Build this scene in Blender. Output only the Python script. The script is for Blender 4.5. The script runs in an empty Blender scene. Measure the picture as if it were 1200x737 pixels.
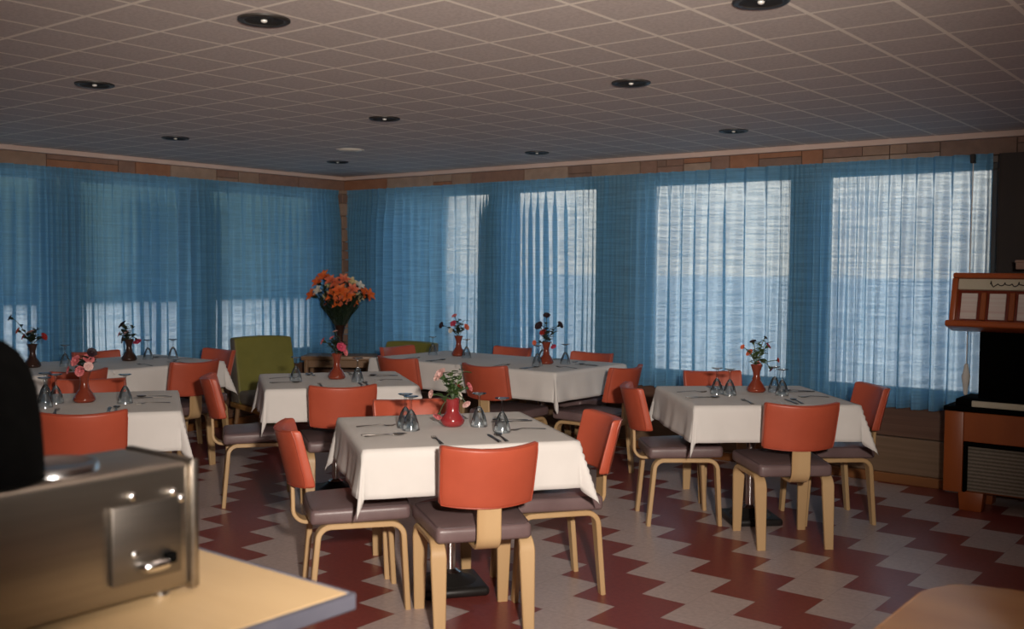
import bpy, bmesh, math, random
from mathutils import Vector, Matrix
C = bpy.context.scene.collection
PI = math.pi
sc = bpy.context.scene

# ------------------------------------------------------------------ materials
def mat(name, col, rough=.6, metal=0., spec=.5, noise=None, bump=None, coat=0.):
    m = bpy.data.materials.new(name); m.use_nodes = True
    nt = m.node_tree; b = nt.nodes['Principled BSDF']
    b.inputs['Base Color'].default_value = (*col, 1)
    b.inputs['Roughness'].default_value = rough
    b.inputs['Metallic'].default_value = metal
    b.inputs['Specular IOR Level'].default_value = spec
    b.inputs['Coat Weight'].default_value = coat
    tc = nt.nodes.new('ShaderNodeTexCoord')
    if noise:
        col2, scale, stretch = noise
        mp = nt.nodes.new('ShaderNodeMapping'); mp.inputs['Scale'].default_value = stretch
        nt.links.new(tc.outputs['Object'], mp.inputs['Vector'])
        n = nt.nodes.new('ShaderNodeTexNoise'); n.inputs['Scale'].default_value = scale
        n.inputs['Detail'].default_value = 5
        nt.links.new(mp.outputs[0], n.inputs['Vector'])
        r = nt.nodes.new('ShaderNodeValToRGB')
        r.color_ramp.elements[0].position = .35; r.color_ramp.elements[0].color = (*col, 1)
        r.color_ramp.elements[1].position = .68; r.color_ramp.elements[1].color = (*col2, 1)
        nt.links.new(n.outputs['Fac'], r.inputs[0]); nt.links.new(r.outputs[0], b.inputs['Base Color'])
    if bump:
        sc_, st = bump
        n2 = nt.nodes.new('ShaderNodeTexNoise'); n2.inputs['Scale'].default_value = sc_
        nt.links.new(tc.outputs['Object'], n2.inputs['Vector'])
        bp = nt.nodes.new('ShaderNodeBump'); bp.inputs['Strength'].default_value = st; bp.inputs['Distance'].default_value = .002
        nt.links.new(n2.outputs['Fac'], bp.inputs['Height']); nt.links.new(bp.outputs[0], b.inputs['Normal'])
    return m

M = {}
M['birch'] = mat('birch_wood', (.50,.32,.155), .42, noise=((.57,.385,.20), 6, (1,1,.12)))
M['orange'] = mat('coral_vinyl', (.43,.080,.040), .42, noise=((.48,.092,.047), 8, (1,1,1)), bump=(350,.25))
M['orange_welt'] = mat('coral_welt', (.36,.062,.03), .45, bump=(200,.1))
M['seat'] = mat('mauve_grey_vinyl', (.15,.098,.098), .38, noise=((.185,.125,.125), 7, (1,1,1)), bump=(300,.25))
M['seat_welt'] = mat('seat_welt', (.10,.065,.068), .45, bump=(200,.1))
M['cloth'] = mat('white_linen', (.65,.625,.595), .85, noise=((.70,.67,.64), 5, (1,1,1)), bump=(600,.2))
M['tabletop'] = mat('table_laminate', (.25,.18,.12), .5, noise=((.3,.2,.14), 6, (1,.1,1)))
M['black'] = mat('black_enamel', (.012,.011,.010), .38, noise=((.018,.016,.015), 9, (1,1,1)))
M['chrome'] = mat('chrome', (.75,.75,.76), .18, 1.0, noise=((.8,.8,.8), 4, (1,1,1)))
M['steel'] = mat('brushed_steel', (.34,.31,.27), .36, 1.0, noise=((.41,.37,.325), 40, (1,.05,1)), bump=(60,.05))
M['steel_dark'] = mat('dull_steel_plate', (.20,.18,.16), .42, 1.0, noise=((.25,.225,.20), 30, (1,.1,1)))
M['dark_plastic'] = mat('black_plastic', (.0012,.0012,.0012), .9, spec=.05, noise=((.002,.002,.002), 40, (1,1,1)), bump=(150,.2))
M['counter_top'] = mat('blond_wood_laminate', (.60,.42,.225), .36, noise=((.66,.475,.26), 5, (.25,2.5,1)))
M['counter_edge'] = mat('slate_edge_band', (.10,.10,.13), .4, noise=((.13,.13,.16), 8, (1,1,1)))
M['counter_side'] = mat('amber_plywood', (.45,.20,.05), .45, noise=((.55,.27,.08), 5, (3,3,.25)))
M['table_wood'] = mat('warm_wood_top', (.43,.19,.052), .36, noise=((.50,.24,.075), 4, (.4,3,1)))
M['juke_wood'] = mat('orange_cabinet_wood', (.27,.060,.011), .4, noise=((.32,.078,.015), 5, (1,1,.2)))
M['juke_rim'] = mat('orange_lacquer', (.34,.07,.014), .35, noise=((.40,.085,.018), 5, (1,1,1)))
M['cream'] = mat('cream_panel', (.52,.46,.34), .5, noise=((.57,.51,.39), 6, (1,1,1)))
M['card'] = mat('title_card', (.72,.68,.62), .6, noise=((.6,.42,.38), 1, (.2,.2,38)))
M['red_dark'] = mat('dark_red_lacquer', (.16,.025,.012), .3, noise=((.2,.03,.015), 6, (1,1,1)))
M['ink'] = mat('dark_ink', (.02,.015,.012), .6, noise=((.03,.02,.015), 6, (1,1,1)))
M['tan_box'] = mat('tan_cardboard', (.34,.22,.17), .8, noise=((.4,.27,.2), 6, (1,1,1)))
M['green_vinyl'] = mat('olive_vinyl', (.155,.145,.022), .5, noise=((.19,.175,.03), 6, (1,1,1)), bump=(300,.2))
M['taupe'] = mat('taupe_fabric', (.16,.125,.09), .8, noise=((.2,.155,.115), 30, (1,1,1)), bump=(300,.3))
M['side_wood'] = mat('brown_side_table_wood', (.22,.12,.06), .4, noise=((.28,.16,.08), 5, (.3,2,1)))
M['vase_red'] = mat('red_glaze', (.23,.022,.026), .18, noise=((.28,.028,.03), 4, (1,1,1)), coat=.4)
M['vase_brown'] = mat('oxblood_glaze', (.17,.028,.014), .2, noise=((.23,.042,.02), 6, (1,1,1)), coat=.3)
M['vase_dark'] = mat('dark_brown_glaze', (.035,.015,.01), .25, noise=((.05,.02,.014), 6, (1,1,1)))
M['leaf'] = mat('leaf_green', (.035,.075,.02), .5, noise=((.07,.12,.03), 14, (1,1,1)))
M['leaf_dark'] = mat('dark_leaf', (.010,.020,.010), .55, noise=((.02,.035,.014), 14, (1,1,1)))
M['stem'] = mat('flower_stem', (.03,.06,.02), .5, noise=((.04,.08,.025), 14, (1,1,1)))
def bloom(n, c, c2): M['b_'+n] = mat('petal_'+n, c, .6, noise=(c2, 18, (1,1,1)))
bloom('pale', (.62,.36,.34), (.7,.48,.42)); bloom('pink', (.58,.13,.15), (.68,.22,.22)); bloom('magenta', (.42,.03,.08), (.55,.07,.13))
bloom('coral', (.60,.11,.05), (.7,.2,.1)); bloom('red', (.33,.015,.012), (.42,.03,.02)); bloom('dark', (.018,.007,.012), (.035,.012,.018))
bloom('white', (.62,.57,.48), (.72,.68,.6)); bloom('orange', (.66,.10,.015), (.72,.17,.03)); bloom('cream', (.58,.44,.2), (.68,.56,.32)); bloom('purple', (.16,.03,.09), (.22,.05,.13))
M['silver'] = mat('tarnished_silver', (.20,.18,.17), .35, 1.0, noise=((.26,.24,.22), 10, (1,1,1)))
M['napkin'] = mat('napkin_linen', (.78,.75,.70), .85, noise=((.82,.79,.74), 8, (1,1,1)), bump=(500,.2))
M['fixture'] = mat('dark_bronze', (.012,.010,.009), .45, noise=((.04,.034,.03), 8, (1,1,1)))
M['fixture_black'] = mat('black_baffle', (.006,.006,.006), .7, noise=((.009,.009,.009), 8, (1,1,1)))
M['bulb'] = mat('unlit_frosted_bulb', (.62,.60,.56), .35, noise=((.66,.64,.6), 8, (1,1,1)))
M['white_disc'] = mat('white_enamel', (.66,.6,.52), .5, noise=((.7,.64,.56), 8, (1,1,1)))
M['crown'] = mat('pale_pink_moulding', (.62,.46,.39), .5, noise=((.66,.5,.43), 5, (1,1,1)))
M['wood_trim'] = mat('orange_wood_trim', (.20,.075,.022), .45, noise=((.26,.1,.03), 5, (.3,.3,3)))
M['panel_dark'] = mat('brown_panelling', (.115,.055,.035), .5, noise=((.155,.08,.05), 4, (.3,.3,12)))
M['panel_tan'] = mat('tan_panelling', (.17,.105,.06), .55, noise=((.21,.13,.08), 4, (.3,.3,10)))
M['darkwall'] = mat('dark_walnut_wall', (.02,.011,.008), .6, noise=((.03,.017,.012), 3, (3,3,.3)))
M['wall_plain'] = mat('brown_plaster_wall', (.16,.115,.09), .7, noise=((.19,.135,.105), 3, (1,1,1)))
M['frame'] = mat('window_frame_paint', (.05,.04,.035), .5, noise=((.07,.055,.045), 5, (1,1,1)))
for i, c in enumerate([(.26,.165,.115),(.22,.125,.09),(.27,.12,.065),(.30,.205,.15),(.19,.115,.085)]):
    M['brick%d'%i] = mat('stone_block_%s'%'abcde'[i], c, .8, noise=(tuple(x*1.25 for x in c), 14, (1,1,1)), bump=(60,.5))
M['mortar'] = mat('mortar', (.09,.055,.04), .9, noise=((.12,.08,.06), 20, (1,1,1)))
M['outside'] = mat('pale_gravel', (.90,.87,.82), .95, noise=((.76,.74,.71), .25, (1,1,1)))
M['trees'] = mat('distant_foliage', (.05,.08,.06), .9, noise=((.09,.13,.09), .8, (1,1,1)))
M['sky_block'] = mat('sky_block_paint', (.2,.2,.2), .8, noise=((.24,.24,.24), 3, (1,1,1)))

def N(nt, t, **kw):
    n = nt.nodes.new(t)
    for k, v in kw.items(): setattr(n, k, v)
    return n
def mth(nt, op, a, b=None):
    n = N(nt, 'ShaderNodeMath', operation=op)
    for i, v in enumerate((a, b)):
        if v is None: continue
        if isinstance(v, (int, float)): n.inputs[i].default_value = v
        else: nt.links.new(v, n.inputs[i])
    return n.outputs[0]
def thin_glass():
    m = bpy.data.materials.new('thin_goblet_glass'); m.use_nodes = True; nt = m.node_tree; nt.nodes.clear()
    o = N(nt, 'ShaderNodeOutputMaterial'); t = N(nt, 'ShaderNodeBsdfTransparent'); t.inputs[0].default_value = (.93,.96,.98,1)
    g = N(nt, 'ShaderNodeBsdfGlossy'); g.inputs['Roughness'].default_value = .06
    n = N(nt, 'ShaderNodeTexNoise'); n.inputs['Scale'].default_value = 12
    mr = N(nt, 'ShaderNodeMapRange'); mr.inputs['To Min'].default_value = .03; mr.inputs['To Max'].default_value = .12
    nt.links.new(n.outputs['Fac'], mr.inputs['Value']); nt.links.new(mr.outputs[0], g.inputs['Roughness'])
    f = N(nt, 'ShaderNodeFresnel'); f.inputs[0].default_value = 1.55; mx = N(nt, 'ShaderNodeMixShader')
    nt.links.new(f.outputs[0], mx.inputs[0]); nt.links.new(t.outputs[0], mx.inputs[1]); nt.links.new(g.outputs[0], mx.inputs[2]); nt.links.new(mx.outputs[0], o.inputs[0])
    return m
M['glass'] = thin_glass()
def panemat():
    m = bpy.data.materials.new('window_glass'); m.use_nodes = True; nt = m.node_tree; nt.nodes.clear()
    o = N(nt, 'ShaderNodeOutputMaterial'); t = N(nt, 'ShaderNodeBsdfTransparent'); t.inputs[0].default_value = (.93,.95,.95,1)
    g = N(nt, 'ShaderNodeBsdfGlossy'); g.inputs['Roughness'].default_value = .03
    f = N(nt, 'ShaderNodeFresnel'); f.inputs[0].default_value = 1.5; mx = N(nt, 'ShaderNodeMixShader')
    nt.links.new(f.outputs[0], mx.inputs[0]); nt.links.new(t.outputs[0], mx.inputs[1]); nt.links.new(g.outputs[0], mx.inputs[2]); nt.links.new(mx.outputs[0], o.inputs[0])
    return m
M['pane'] = panemat()
def sheer():
    m = bpy.data.materials.new('blue_sheer_weave'); m.use_nodes = True; nt = m.node_tree; nt.nodes.clear(); L = nt.links.new
    o = N(nt, 'ShaderNodeOutputMaterial'); tc = N(nt, 'ShaderNodeTexCoord')
    mp = N(nt, 'ShaderNodeMapping'); mp.inputs['Scale'].default_value = (3.5,3.5,85); L(tc.outputs['Object'], mp.inputs[0])
    n = N(nt, 'ShaderNodeTexNoise'); n.inputs['Scale'].default_value = 1; n.inputs['Detail'].default_value = 3; L(mp.outputs[0], n.inputs['Vector'])
    mr = N(nt, 'ShaderNodeMapRange'); mr.inputs['From Min'].default_value = .3; mr.inputs['From Max'].default_value = .7
    mr.inputs['To Min'].default_value = .12; mr.inputs['To Max'].default_value = .33; L(n.outputs['Fac'], mr.inputs['Value'])
    d = N(nt, 'ShaderNodeBsdfDiffuse'); tl = N(nt, 'ShaderNodeBsdfTranslucent'); tr = N(nt, 'ShaderNodeBsdfTransparent')
    tr.inputs[0].default_value = (1,.97,.92,1)
    d.inputs[0].default_value = (.20,.47,.70,1); tl.inputs[0].default_value = (.27,.50,.68,1)
    mx = N(nt, 'ShaderNodeMixShader'); mx.inputs[0].default_value = .5; L(d.outputs[0], mx.inputs[1]); L(tl.outputs[0], mx.inputs[2])
    m2 = N(nt, 'ShaderNodeMixShader'); lw = N(nt, 'ShaderNodeLayerWeight'); lw.inputs[0].default_value = .5
    cov = mth(nt, 'SUBTRACT', 1.0, mth(nt, 'MULTIPLY', lw.outputs['Facing'], 1.15)); cov = mth(nt, 'MAXIMUM', cov, 0.0)
    L(mth(nt, 'MULTIPLY', mr.outputs[0], mth(nt, 'MULTIPLY', cov, 1.25)), m2.inputs[0]); L(mx.outputs[0], m2.inputs[1]); L(tr.outputs[0], m2.inputs[2]); L(m2.outputs[0], o.inputs[0])
    return m
M['sheer'] = sheer()
def ceilmat():
    m = mat('acoustic_tile', (.34,.27,.235), .8); nt = m.node_tree; b = nt.nodes['Principled BSDF']; L = nt.links.new
    g = N(nt, 'ShaderNodeNewGeometry'); s = N(nt, 'ShaderNodeSeparateXYZ'); L(g.outputs['Position'], s.inputs[0])
    def line(sock, off):
        fr = mth(nt, 'FRACT', mth(nt, 'DIVIDE', mth(nt, 'SUBTRACT', sock, off-100*.3048), .3048))
        e = mth(nt, 'ABSOLUTE', mth(nt, 'SUBTRACT', fr, .5))
        return mth(nt, 'GREATER_THAN', e, .469)
    ln = mth(nt, 'MAXIMUM', line(s.outputs[0], -3.593), line(s.outputs[1], 2.644))
    n = N(nt, 'ShaderNodeTexNoise'); n.inputs['Scale'].default_value = 70; n.inputs['Detail'].default_value = 4; L(g.outputs['Position'], n.inputs['Vector'])
    r = N(nt, 'ShaderNodeValToRGB'); r.color_ramp.elements[0].position = .35; r.color_ramp.elements[0].color = (.56,.48,.445,1)
    r.color_ramp.elements[1].position = .6; r.color_ramp.elements[1].color = (.65,.565,.525,1); L(n.outputs['Fac'], r.inputs[0])
    mx = N(nt, 'ShaderNodeMix', data_type='RGBA'); L(ln, mx.inputs[0]); L(r.outputs[0], mx.inputs[6]); mx.inputs[7].default_value = (.97,.88,.78,1)
    L(mx.outputs[2], b.inputs['Base Color'])
    return m
M['ceiling'] = ceilmat()
def floormat():
    m = mat('vinyl_tile_floor', (.4,.3,.3), .3); nt = m.node_tree; b = nt.nodes['Principled BSDF']; L = nt.links.new
    g = N(nt, 'ShaderNodeNewGeometry'); s = N(nt, 'ShaderNodeSeparateXYZ'); L(g.outputs['Position'], s.inputs[0])
    T = .2286
    def idx(sock, off):
        q = mth(nt, 'DIVIDE', mth(nt, 'SUBTRACT', sock, off-200*T), T)
        return mth(nt, 'FLOOR', q), mth(nt, 'FRACT', q)
    i, fi = idx(s.outputs[0], -2.864); j, fj = idx(s.outputs[1], 4.511)
    md = mth(nt, 'MODULO', mth(nt, 'ADD', i, j), 4)      # (200+200) mod 4 = 0
    red = mth(nt, 'GREATER_THAN', md, 1.5)
    n = N(nt, 'ShaderNodeTexNoise'); n.inputs['Scale'].default_value = 45; n.inputs['Detail'].default_value = 6; L(g.outputs['Position'], n.inputs['Vector'])
    def ramp(c0, c1):
        r = N(nt, 'ShaderNodeValToRGB'); r.color_ramp.elements[0].position = .35; r.color_ramp.elements[0].color = (*c0,1)
        r.color_ramp.elements[1].position = .65; r.color_ramp.elements[1].color = (*c1,1); L(n.outputs['Fac'], r.inputs[0]); return r.outputs[0]
    lt = ramp((.47,.37,.345), (.55,.44,.41)); rd = ramp((.215,.043,.036), (.265,.058,.047))
    mx = N(nt, 'ShaderNodeMix', data_type='RGBA'); L(red, mx.inputs[0]); L(lt, mx.inputs[6]); L(rd, mx.inputs[7])
    def seam(f): return mth(nt, 'GREATER_THAN', mth(nt, 'ABSOLUTE', mth(nt, 'SUBTRACT', f, .5)), .495)
    sm = mth(nt, 'MULTIPLY', mth(nt, 'MAXIMUM', seam(fi), seam(fj)), .35)
    m2 = N(nt, 'ShaderNodeMix', data_type='RGBA'); L(sm, m2.inputs[0]); L(mx.outputs[2], m2.inputs[6]); m2.inputs[7].default_value = (.08,.05,.05,1)
    L(m2.outputs[2], b.inputs['Base Color']); b.inputs['Roughness'].default_value = .34
    return m
M['floor'] = floormat()
def grillemat():
    m = mat('speaker_cloth', (.16,.13,.10), .8); nt = m.node_tree; b = nt.nodes['Principled BSDF']; L = nt.links.new
    tc = N(nt, 'ShaderNodeTexCoord'); w = N(nt, 'ShaderNodeTexWave', bands_direction='Z'); w.inputs['Scale'].default_value = 14; w.inputs['Distortion'].default_value = 1.2; w.inputs['Detail Scale'].default_value = 6
    L(tc.outputs['Object'], w.inputs['Vector']); r = N(nt, 'ShaderNodeValToRGB'); r.color_ramp.elements[0].color = (.10,.08,.06,1); r.color_ramp.elements[1].color = (.24,.20,.155,1)
    L(w.outputs['Fac'], r.inputs[0]); L(r.outputs[0], b.inputs['Base Color']); return m
M['grille'] = grillemat()

# ------------------------------------------------------------------ mesh helpers
def finish(bm, name, m, parent=None, smooth=40, loc=None):
    bmesh.ops.recalc_face_normals(bm, faces=bm.faces)
    a = math.radians(smooth)
    for f in bm.faces: f.smooth = True
    for e in bm.edges:
        if len(e.link_faces) == 2 and e.calc_face_angle(0) > a: e.smooth = False
    me = bpy.data.meshes.new(name); bm.to_mesh(me); bm.free()
    for x in (m if isinstance(m, (list, tuple)) else [m]): me.materials.append(x)
    o = bpy.data.objects.new(name, me); C.objects.link(o)
    if parent: o.parent = parent
    if loc: o.location = loc
    return o
def box(bm, x0, x1, y0, y1, z0, z1, bev=0, seg=2, mi=0):
    r = bmesh.ops.create_cube(bm, size=1, matrix=Matrix.Translation(((x0+x1)/2,(y0+y1)/2,(z0+z1)/2)) @ Matrix.Diagonal((x1-x0,y1-y0,z1-z0,1)))
    fs = set(f for v in r['verts'] for f in v.link_faces)
    for f in fs: f.material_index = mi
    if bev:
        es = list(set(e for v in r['verts'] for e in v.link_edges))
        bmesh.ops.bevel(bm, geom=es, offset=bev, segments=seg, profile=.5, affect='EDGES')
def tube(bm, pts, rad, n=8, close=False):
    pts = [Vector(p) for p in pts]; k = len(pts); rings = []
    rad = rad if isinstance(rad, (list, tuple)) else [rad]*k
    up = None
    for i, p in enumerate(pts):
        a = pts[(i-1) % k] if (close or i) else p; b = pts[(i+1) % k] if (close or i < k-1) else p
        t = (b-a).normalized()
        if up is None: up = Vector((0,0,1)) if abs(t.z) < .9 else Vector((1,0,0))
        s = t.cross(up).normalized(); up = s.cross(t).normalized()
        rings.append([bm.verts.new(p + rad[i]*(math.cos(2*PI*j/n)*s + math.sin(2*PI*j/n)*up)) for j in range(n)])
    for i in range(k if close else k-1):
        A, B = rings[i], rings[(i+1) % k]
        for j in range(n): bm.faces.new((A[j], A[(j+1)%n], B[(j+1)%n], B[j]))
    if not close: bm.faces.new(rings[0][::-1]); bm.faces.new(rings[-1])
def lathe(bm, prof, n=24, c=(0,0,0), cap=True):
    rings = []
    for r, z in prof:
        if r < 1e-5: rings.append([bm.verts.new((c[0], c[1], c[2]+z))])
        else: rings.append([bm.verts.new((c[0]+r*math.cos(2*PI*j/n), c[1]+r*math.sin(2*PI*j/n), c[2]+z)) for j in range(n)])
    for A, B in zip(rings, rings[1:]):
        for j in range(n):
            q = [A[j % len(A)], A[(j+1) % len(A)], B[(j+1) % len(B)], B[j % len(B)]]
            q = [v for i, v in enumerate(q) if v not in q[:i]]
            if len(q) > 2: bm.faces.new(q)
    if cap:
        if len(rings[0]) > 1: bm.faces.new(rings[0][::-1])
        if len(rings[-1]) > 1: bm.faces.new(rings[-1])
def strip(bm, path, widths, thick, cx=0.):
    """bent ply: path of (y,z), width along x; cx may be a list"""
    k = len(path); P = [Vector((0,y,z)) for y, z in path]; rings = []
    W = widths if isinstance(widths, (list, tuple)) else [widths]*k
    X = cx if isinstance(cx, (list, tuple)) else [cx]*k
    for i in range(k):
        t = (P[min(i+1,k-1)] - P[max(i-1,0)]).normalized(); nrm = Vector((0,-t.z,t.y))
        w = W[i]/2; h = thick/2; b = min(.004, h*.6)
        sec = [(-w+b,-h),(w-b,-h),(w,-h+b),(w,h-b),(w-b,h),(-w+b,h),(-w,h-b),(-w,-h+b)]
        rings.append([bm.verts.new(P[i] + Vector((X[i]+sx,0,0)) + nrm*sy) for sx, sy in sec])
    n = 8
    for A, B in zip(rings, rings[1:]):
        for j in range(n): bm.faces.new((A[j], A[(j+1)%n], B[(j+1)%n], B[j]))
    bm.faces.new(rings[0][::-1]); bm.faces.new(rings[-1])
def cuts(bm, axis, vals):
    for v in vals:
        co = Vector((0,0,0)); co[axis] = v; no = Vector((0,0,0)); no[axis] = 1
        bmesh.ops.bisect_plane(bm, geom=bm.verts[:]+bm.edges[:]+bm.faces[:], plane_co=co, plane_no=no)
def thing(name, label, cat, loc=(0,0,0), rz=0, group=None):
    o = bpy.data.objects.new(name, None); C.objects.link(o); o.empty_display_size = .1
    o.location = loc; o.rotation_euler = (0,0,rz); return tag(o, label, cat, group)
def tag(o, label, cat, group=None, kind=None):
    if label: o['label'] = label
    if cat: o['category'] = cat
    if group: o['group'] = group
    if kind: o['kind'] = kind
    return o
KIDS = {}
def kids(o): return [c for c in C.objects if c.parent == o]
def dup(root, loc, rz, label, group=None):
    r = root.copy(); C.objects.link(r); r.location = loc; r.rotation_euler = (0,0,rz); r['label'] = label
    if group: r['group'] = group
    for ch in kids(root):
        c = ch.copy(); C.objects.link(c); c.parent = r
        for g in kids(ch):
            d = g.copy(); C.objects.link(d); d.parent = c
    return r
class Proto:
    """first use returns the built thing itself moved in place, later uses copies"""
    def __init__(s, build): s.o = build(); s.used = False
    def put(s, loc, rz, label, group=None):
        if not s.used:
            s.used = True; s.o.location = loc; s.o.rotation_euler = (0,0,rz); s.o['label'] = label
            if group: s.o['group'] = group
            return s.o
        return dup(s.o, loc, rz, label, group)
def struct(name, bm, m, parent=None, smooth=40):
    o = finish(bm, name, m, parent, smooth)
    if not parent: o['kind'] = 'structure'
    return o

# ------------------------------------------------------------------ camera
CAMZ = 1.506
F_, PITCH, ROLL, YAW = 1203.916, .0470, .0070, -.6650
RT = Vector((math.cos(YAW), -math.sin(YAW), 0)); FW = Vector((math.sin(YAW), math.cos(YAW), 0)); UPZ = Vector((0,0,1))
fwd = FW*math.cos(PITCH) - UPZ*math.sin(PITCH); up = FW*math.sin(PITCH) + UPZ*math.cos(PITCH)
r2 = RT*math.cos(ROLL) + up*math.sin(ROLL); u2 = -RT*math.sin(ROLL) + up*math.cos(ROLL)
cam = bpy.data.cameras.new('camera'); co = bpy.data.objects.new('camera', cam); C.objects.link(co)
mm = Matrix((( r2.x, u2.x, -fwd.x, 0), (r2.y, u2.y, -fwd.y, 0), (r2.z, u2.z, -fwd.z, CAMZ), (0,0,0,1)))
co.matrix_world = mm
cam.sensor_fit = 'HORIZONTAL'; cam.sensor_width = 36; cam.lens = F_*36/1200; cam.clip_start = .05; cam.clip_end = 500
cam.dof.use_dof = True; cam.dof.focus_distance = 5.6; cam.dof.aperture_fstop = 3.2
sc.camera = co

# ------------------------------------------------------------------ room shell
XL, YB, ZC = -8.03, 7.384, 2.411
XR, YF = 2.2, -1.6
bm = bmesh.new(); box(bm, XL-.2, XR+.2, YF-.2, YB+.2, -.12, 0); struct('floor', bm, M['floor'])
bm = bmesh.new(); box(bm, XL-.2, XR+.2, YF-.2, YB+.2, ZC, ZC+.12); struct('ceiling', bm, M['ceiling'])
bm = bmesh.new(); box(bm, XR, XR+.15, YF, YB, 0, ZC); struct('wall_right', bm, M['wall_plain'])
bm = bmesh.new(); box(bm, XL, XR, YF-.15, YF, 0, ZC); struct('wall_front', bm, M['wall_plain'])
ZS, ZT = .62, 2.22
back_w = [(-7.35,-6.06), (-5.83,-4.86), (-4.40,-3.11), (-2.90,-1.70)]
left_w = [(1.2,2.7), (2.9,4.20), (4.28,4.38), (4.46,5.5), (5.72,7.05)]
def wall_with_windows(name, spans, lo, hi, back):
    bm = bmesh.new(); t = .16
    def b(a0, a1, z0, z1):
        if back: box(bm, a0, a1, YB, YB+t, z0, z1)
        else: box(bm, XL-t, XL, a0, a1, z0, z1)
    b(lo, hi, 0, ZS); b(lo, hi, ZT, ZC)
    e = lo
    for s0, s1 in spans: b(e, s0, ZS, ZT); e = s1
    b(e, hi, ZS, ZT)
    return struct(name, bm, M['wall_plain'])
wall_with_windows('wall_back', back_w, XL-.16, XR+.15, True)
wall_with_windows('wall_left', left_w, YF, YB, False)
wn = 0
for spans, back in ((left_w, False), (back_w, True)):
    for s0, s1 in spans:
        wn += 1
        e = bpy.data.objects.new('window_%d' % wn, None); C.objects.link(e); e['kind'] = 'structure'
        bm = bmesh.new(); f = .045 if s1-s0 > .3 else .012
        def bb(a0, a1, z0, z1):
            if back: box(bm, a0, a1, YB+.03, YB+.11, z0, z1, .004, 1)
            else: box(bm, XL-.11, XL-.03, a0, a1, z0, z1, .004, 1)
        bb(s0, s1, ZS, ZS+f); bb(s0, s1, ZT-f, ZT); bb(s0, s0+f, ZS+f, ZT-f); bb(s1-f, s1, ZS+f, ZT-f)
        finish(bm, 'window_frame', M['frame'], e)
        bm = bmesh.new()
        if back: box(bm, s0+f, s1-f, YB+.066, YB+.070, ZS+f, ZT-f)
        else: box(bm, XL-.070, XL-.066, s0+f, s1-f, ZS+f, ZT-f)
        finish(bm, 'window_pane', M['pane'], e)
# stone block band above the curtains and the corner post
BR = [M['brick%d' % i] for i in range(5)] + [M['mortar']]
def stone_band(name, a0, a1, back, z0, z1, depth, seed):
    rnd = random.Random(seed); bm = bmesh.new()
    def b(p, q, y, z, w, mi, bev=0):
        if back: box(bm, p, q, YB-w, YB-.001, y, z, bev, 1, mi)
        else: box(bm, XL+.001, XL+w, p, q, y, z, bev, 1, mi)
    b(a0, a1, z0, z1, depth-.012, 5)
    s = a0
    while s < a1-.03:
        L_ = min(rnd.choice((.16,.24,.34,.48,.62)), a1-s)
        if a1-(s+L_) < .1: L_ = a1-s
        if rnd.random() < .45: b(s+.004, s+L_-.004, z0+.003, z1-.003, depth, rnd.randrange(5))
        else:
            h = z0+(z1-z0)*rnd.choice((.38,.5,.62)); c = s+L_*rnd.choice((0,0,.35,.6))
            b(s+.004, s+L_-.004, z0+.003, h-.003, depth, rnd.randrange(5))
            if c > s+.05: b(s+.004, c-.003, h+.003, z1-.003, depth, rnd.randrange(5)); b(c+.003, s+L_-.004, h+.003, z1-.003, depth, rnd.randrange(5))
            else: b(s+.004, s+L_-.004, h+.003, z1-.003, depth, rnd.randrange(5))
        s += L_
    return struct(name, bm, BR)
stone_band('trim_1', XL+.08, XR, True, 2.262, 2.372, .07, 5)
stone_band('trim_2', YF, YB-.001, False, 2.262, 2.372, .07, 8)
rnd = random.Random(4); bm = bmesh.new()
box(bm, XL+.001, XL+.235, YB-.235, YB-.001, 0, 2.262, 0, 1, 5)
z = 0
while z < 2.25:
    h = min(rnd.choice((.06,.09,.13,.18)), 2.262-z); box(bm, XL+.002, XL+.247, YB-.247, YB-.002, z+.004, z+h-.003, .004, 1, rnd.choice((0,1,3,4))); z += h
struct('trim_3', bm, BR)
bm = bmesh.new(); box(bm, XL, XR, YB-.095, YB, 2.372, ZC, .003, 1); box(bm, XL, XL+.095, YF, YB-.095, 2.372, ZC, .003, 1); struct('trim_4', bm, M['crown'])
# sill, wainscot and baseboards
bm = bmesh.new(); box(bm, XL+.25, XR, YB-.05, YB, .33, .585); box(bm, XL+.25, XR, YB-.07, YB, .585, .61, .004, 1)
struct('trim_5', bm, M['panel_dark'])
bm = bmesh.new(); box(bm, XL+.25, XR, YB-.075, YB, .07, .325, .006, 1); struct('trim_6', bm, M['panel_tan'])
bm = bmesh.new(); box(bm, XL+.25, XR, YB-.095, YB, 0, .07, .006, 1); struct('baseboard_back', bm, M['wood_trim'])
bm = bmesh.new(); box(bm, XL, XL+.05, YF, YB-.25, .33, .585); box(bm, XL, XL+.07, YF, YB-.25, .585, .61, .004, 1)
box(bm, XL, XL+.075, YF, YB-.25, .07, .325, .006, 1); struct('trim_7', bm, M['panel_dark'])
bm = bmesh.new(); box(bm, XL, XL+.095, YF, YB-.25, 0, .07, .006, 1); struct('baseboard_left', bm, M['wood_trim'])
bm = bmesh.new(); box(bm, -1.66, XR, YB-.14, YB-.08, .61, 2.262)
for k in range(13): box(bm, -1.66+.3*k, -1.652+.3*k, YB-.146, YB-.139, .61, 2.262)
struct('trim_8', bm, M['darkwall'])

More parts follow.
